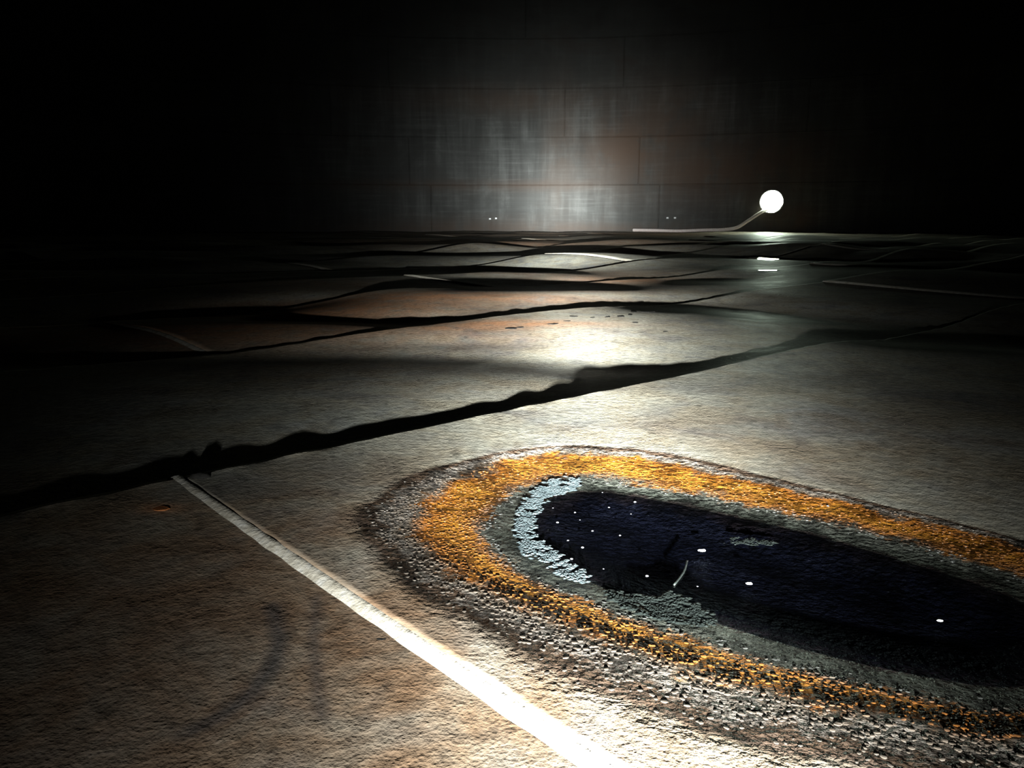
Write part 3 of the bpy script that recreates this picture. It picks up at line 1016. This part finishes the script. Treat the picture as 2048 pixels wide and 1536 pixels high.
# torch glints painted as white flecks, and tiny bubbles on the water
def bubble_mesh(name, seed, squash=0.6, tail=0.0):
    r = random.Random(seed)
    v, f = [], []
    seg, rings = 10, 4
    v.append((0, 0, squash))
    for k in range(1, rings + 1):
        ph = k / rings * math.pi / 2
        for i in range(seg):
            a = 2 * math.pi * i / seg
            j = r.uniform(0.88, 1.12)
            q = math.sin(ph) * j
            x = q * math.cos(a) * 1.25
            if x < 0: x *= 1 + tail
            v.append((x, q * math.sin(a) * (1 - 0.35 * tail * (x < -0.8)), squash * math.cos(ph) * j))
    for i in range(seg):
        f.append([0, 1 + i, 1 + (i + 1) % seg])
        for k in range(rings - 1):
            a = 1 + k * seg + i; b = 1 + k * seg + (i + 1) % seg
            f.append([a, a + seg, b + seg, b])
    f.append([1 + (rings - 1) * seg + i for i in range(seg)][::-1])
    me = bpy.data.meshes.new(name)
    me.from_pydata(v, [], f); me.materials.append(M['fleck'])
    me.polygons.foreach_set('use_smooth', [True] * len(me.polygons))
    return me
def put(name, me, px, py, size, label, cat, group=None, z=WATER_Z):
    o = bpy.data.objects.new(name, me)
    C.objects.link(o)
    p = at(px, py, z)
    zz = max(z, floor_z(p.x, p.y)) if z == WATER_Z else z
    o.location = (p.x, p.y, zz)
    o.scale = (size, size, size)
    return tag(o, label, cat, group)
put('glint_fleck', bubble_mesh('glint_fleck', 1, 0.55, 0.9), 1406, 1101, 0.0038, 'brightest glint, painted as a white fleck with a short tail, on the black puddle', 'foam fleck', 'glint flecks on the puddle')
put('glint_fleck', bubble_mesh('glint_fleck', 2, 0.5, 0.3), 1499, 1167, 0.0034, 'glint painted as a white fleck on the black puddle, nearer than the tailed one', 'foam fleck', 'glint flecks on the puddle')
put('glint_fleck', bubble_mesh('glint_fleck', 3, 0.45, 0.1), 1880, 1241, 0.0032, 'dim glint painted as a white fleck on the far right of the black puddle', 'foam fleck', 'glint flecks on the puddle')
bm = bubble_mesh('bubble', 4, 0.8)
bm.materials[0] = M['bubble']
for i, (px, py) in enumerate([(1106, 1016), (1218, 1015), (1270, 1004), (1331, 989), (1136, 1081), (1143, 1118), (1207, 1138), (1240, 1071), (1294, 1152), (1395, 1173),
                              (1374, 1122), (1655, 1019), (1160, 1040), (1185, 1062), (1115, 1045), (1205, 985), (1150, 1025), (1165, 1095), (1262, 1028)]):
    put('bubble', bm, px, py, 0.0010 + 0.0005 * ((i * 7) % 3), 'tiny bright bubble floating on the black puddle', 'bubble', 'bubbles on the black puddle')

# ------------------------------------------------------------------ small wet patches further off
def small_puddle(px, py, rx, ry, label, seed):
    r = random.Random(seed)
    c = at(px, py)
    n = 28
    v = []
    z = max(floor_z(c.x + rx * 0.5 * math.cos(a), c.y + ry * 0.5 * math.sin(a)) for a in np.linspace(0, 6.28, 12)) + 0.003
    for i in range(n):
        a = 2 * math.pi * i / n
        q = 1 + 0.18 * math.sin(3 * a + seed) + 0.1 * math.sin(5 * a + 2 * seed)
        v.append((c.x + rx * q * math.cos(a), c.y + ry * q * math.sin(a), z))
    o = link_mesh('puddle', v, [list(range(n))], M['water'])
    return tag(o, label, 'puddle')
small_puddle(1532, 515, 0.18, 0.30, 'small bright puddle on the floor mirroring the manhole light', 2)
small_puddle(1498, 515, 0.045, 0.15, 'tiny bright puddle just left of the mirroring puddle below the manhole', 4)
small_puddle(1535, 540, 0.15, 0.05, 'thin puddle glinting nearest to the camera below the manhole', 6)

# rust scale flakes
def flake_mesh(name, seed, mat):
    r = random.Random(seed)
    n = 8; v = []
    for z, s in ((0, 1.0), (0.35, 0.85)):
        for i in range(n):
            a = 2 * math.pi * i / n
            q = s * (0.75 + 0.4 * random.Random(seed * 50 + i).random())
            v.append((q * math.cos(a) * 1.5, q * math.sin(a), z + 0.12 * math.cos(a + seed)))
    f = [list(range(n))[::-1], list(range(n, 2 * n))] + [[i, (i + 1) % n, n + (i + 1) % n, n + i] for i in range(n)]
    me = bpy.data.meshes.new(name); me.from_pydata(v, [], f); me.materials.append(mat)
    return me
fm = [flake_mesh('scale_flake', s, M['scale']) for s in (1, 2, 3)]
def flake(px, py, size, label, group, me, zrot=0.0):
    o = bpy.data.objects.new('scale_flake', me); C.objects.link(o)
    p = at(px, py)
    o.location = (p.x, p.y, floor_z(p.x, p.y) - 0.0005)
    o.scale = (size, size, size * 0.3); o.rotation_euler = (0, 0, zrot)
    return tag(o, label, 'flake', group)
for i, (px, py, s) in enumerate([(1106, 656, .018), (1135, 650, .014), (1148, 641, .016), (1185, 643, .012), (1215, 641, .014), (1242, 640, .018), (1260, 636, .012), (1290, 628, .018),
                                 (1305, 626, .012), (1268, 629, .012), (1020, 664, .02), (1040, 662, .014), (1270, 652, .012), (1330, 668, .010)]):
    flake(px, py, s, 'small dark scale flake lying on the pale plate just before the second seam', 'dark scale flakes before the second seam', fm[i % 3], i * 0.3)
flake(322, 1036, 0.012, 'small red rust flake at the dark left end of the brown front plate', None, flake_mesh('scale_flake', 6, M['redscale']))
flake(765, 1285, 0.005, 'tiny dark crumb on the front plate just below the white weld strip', None, fm[1])
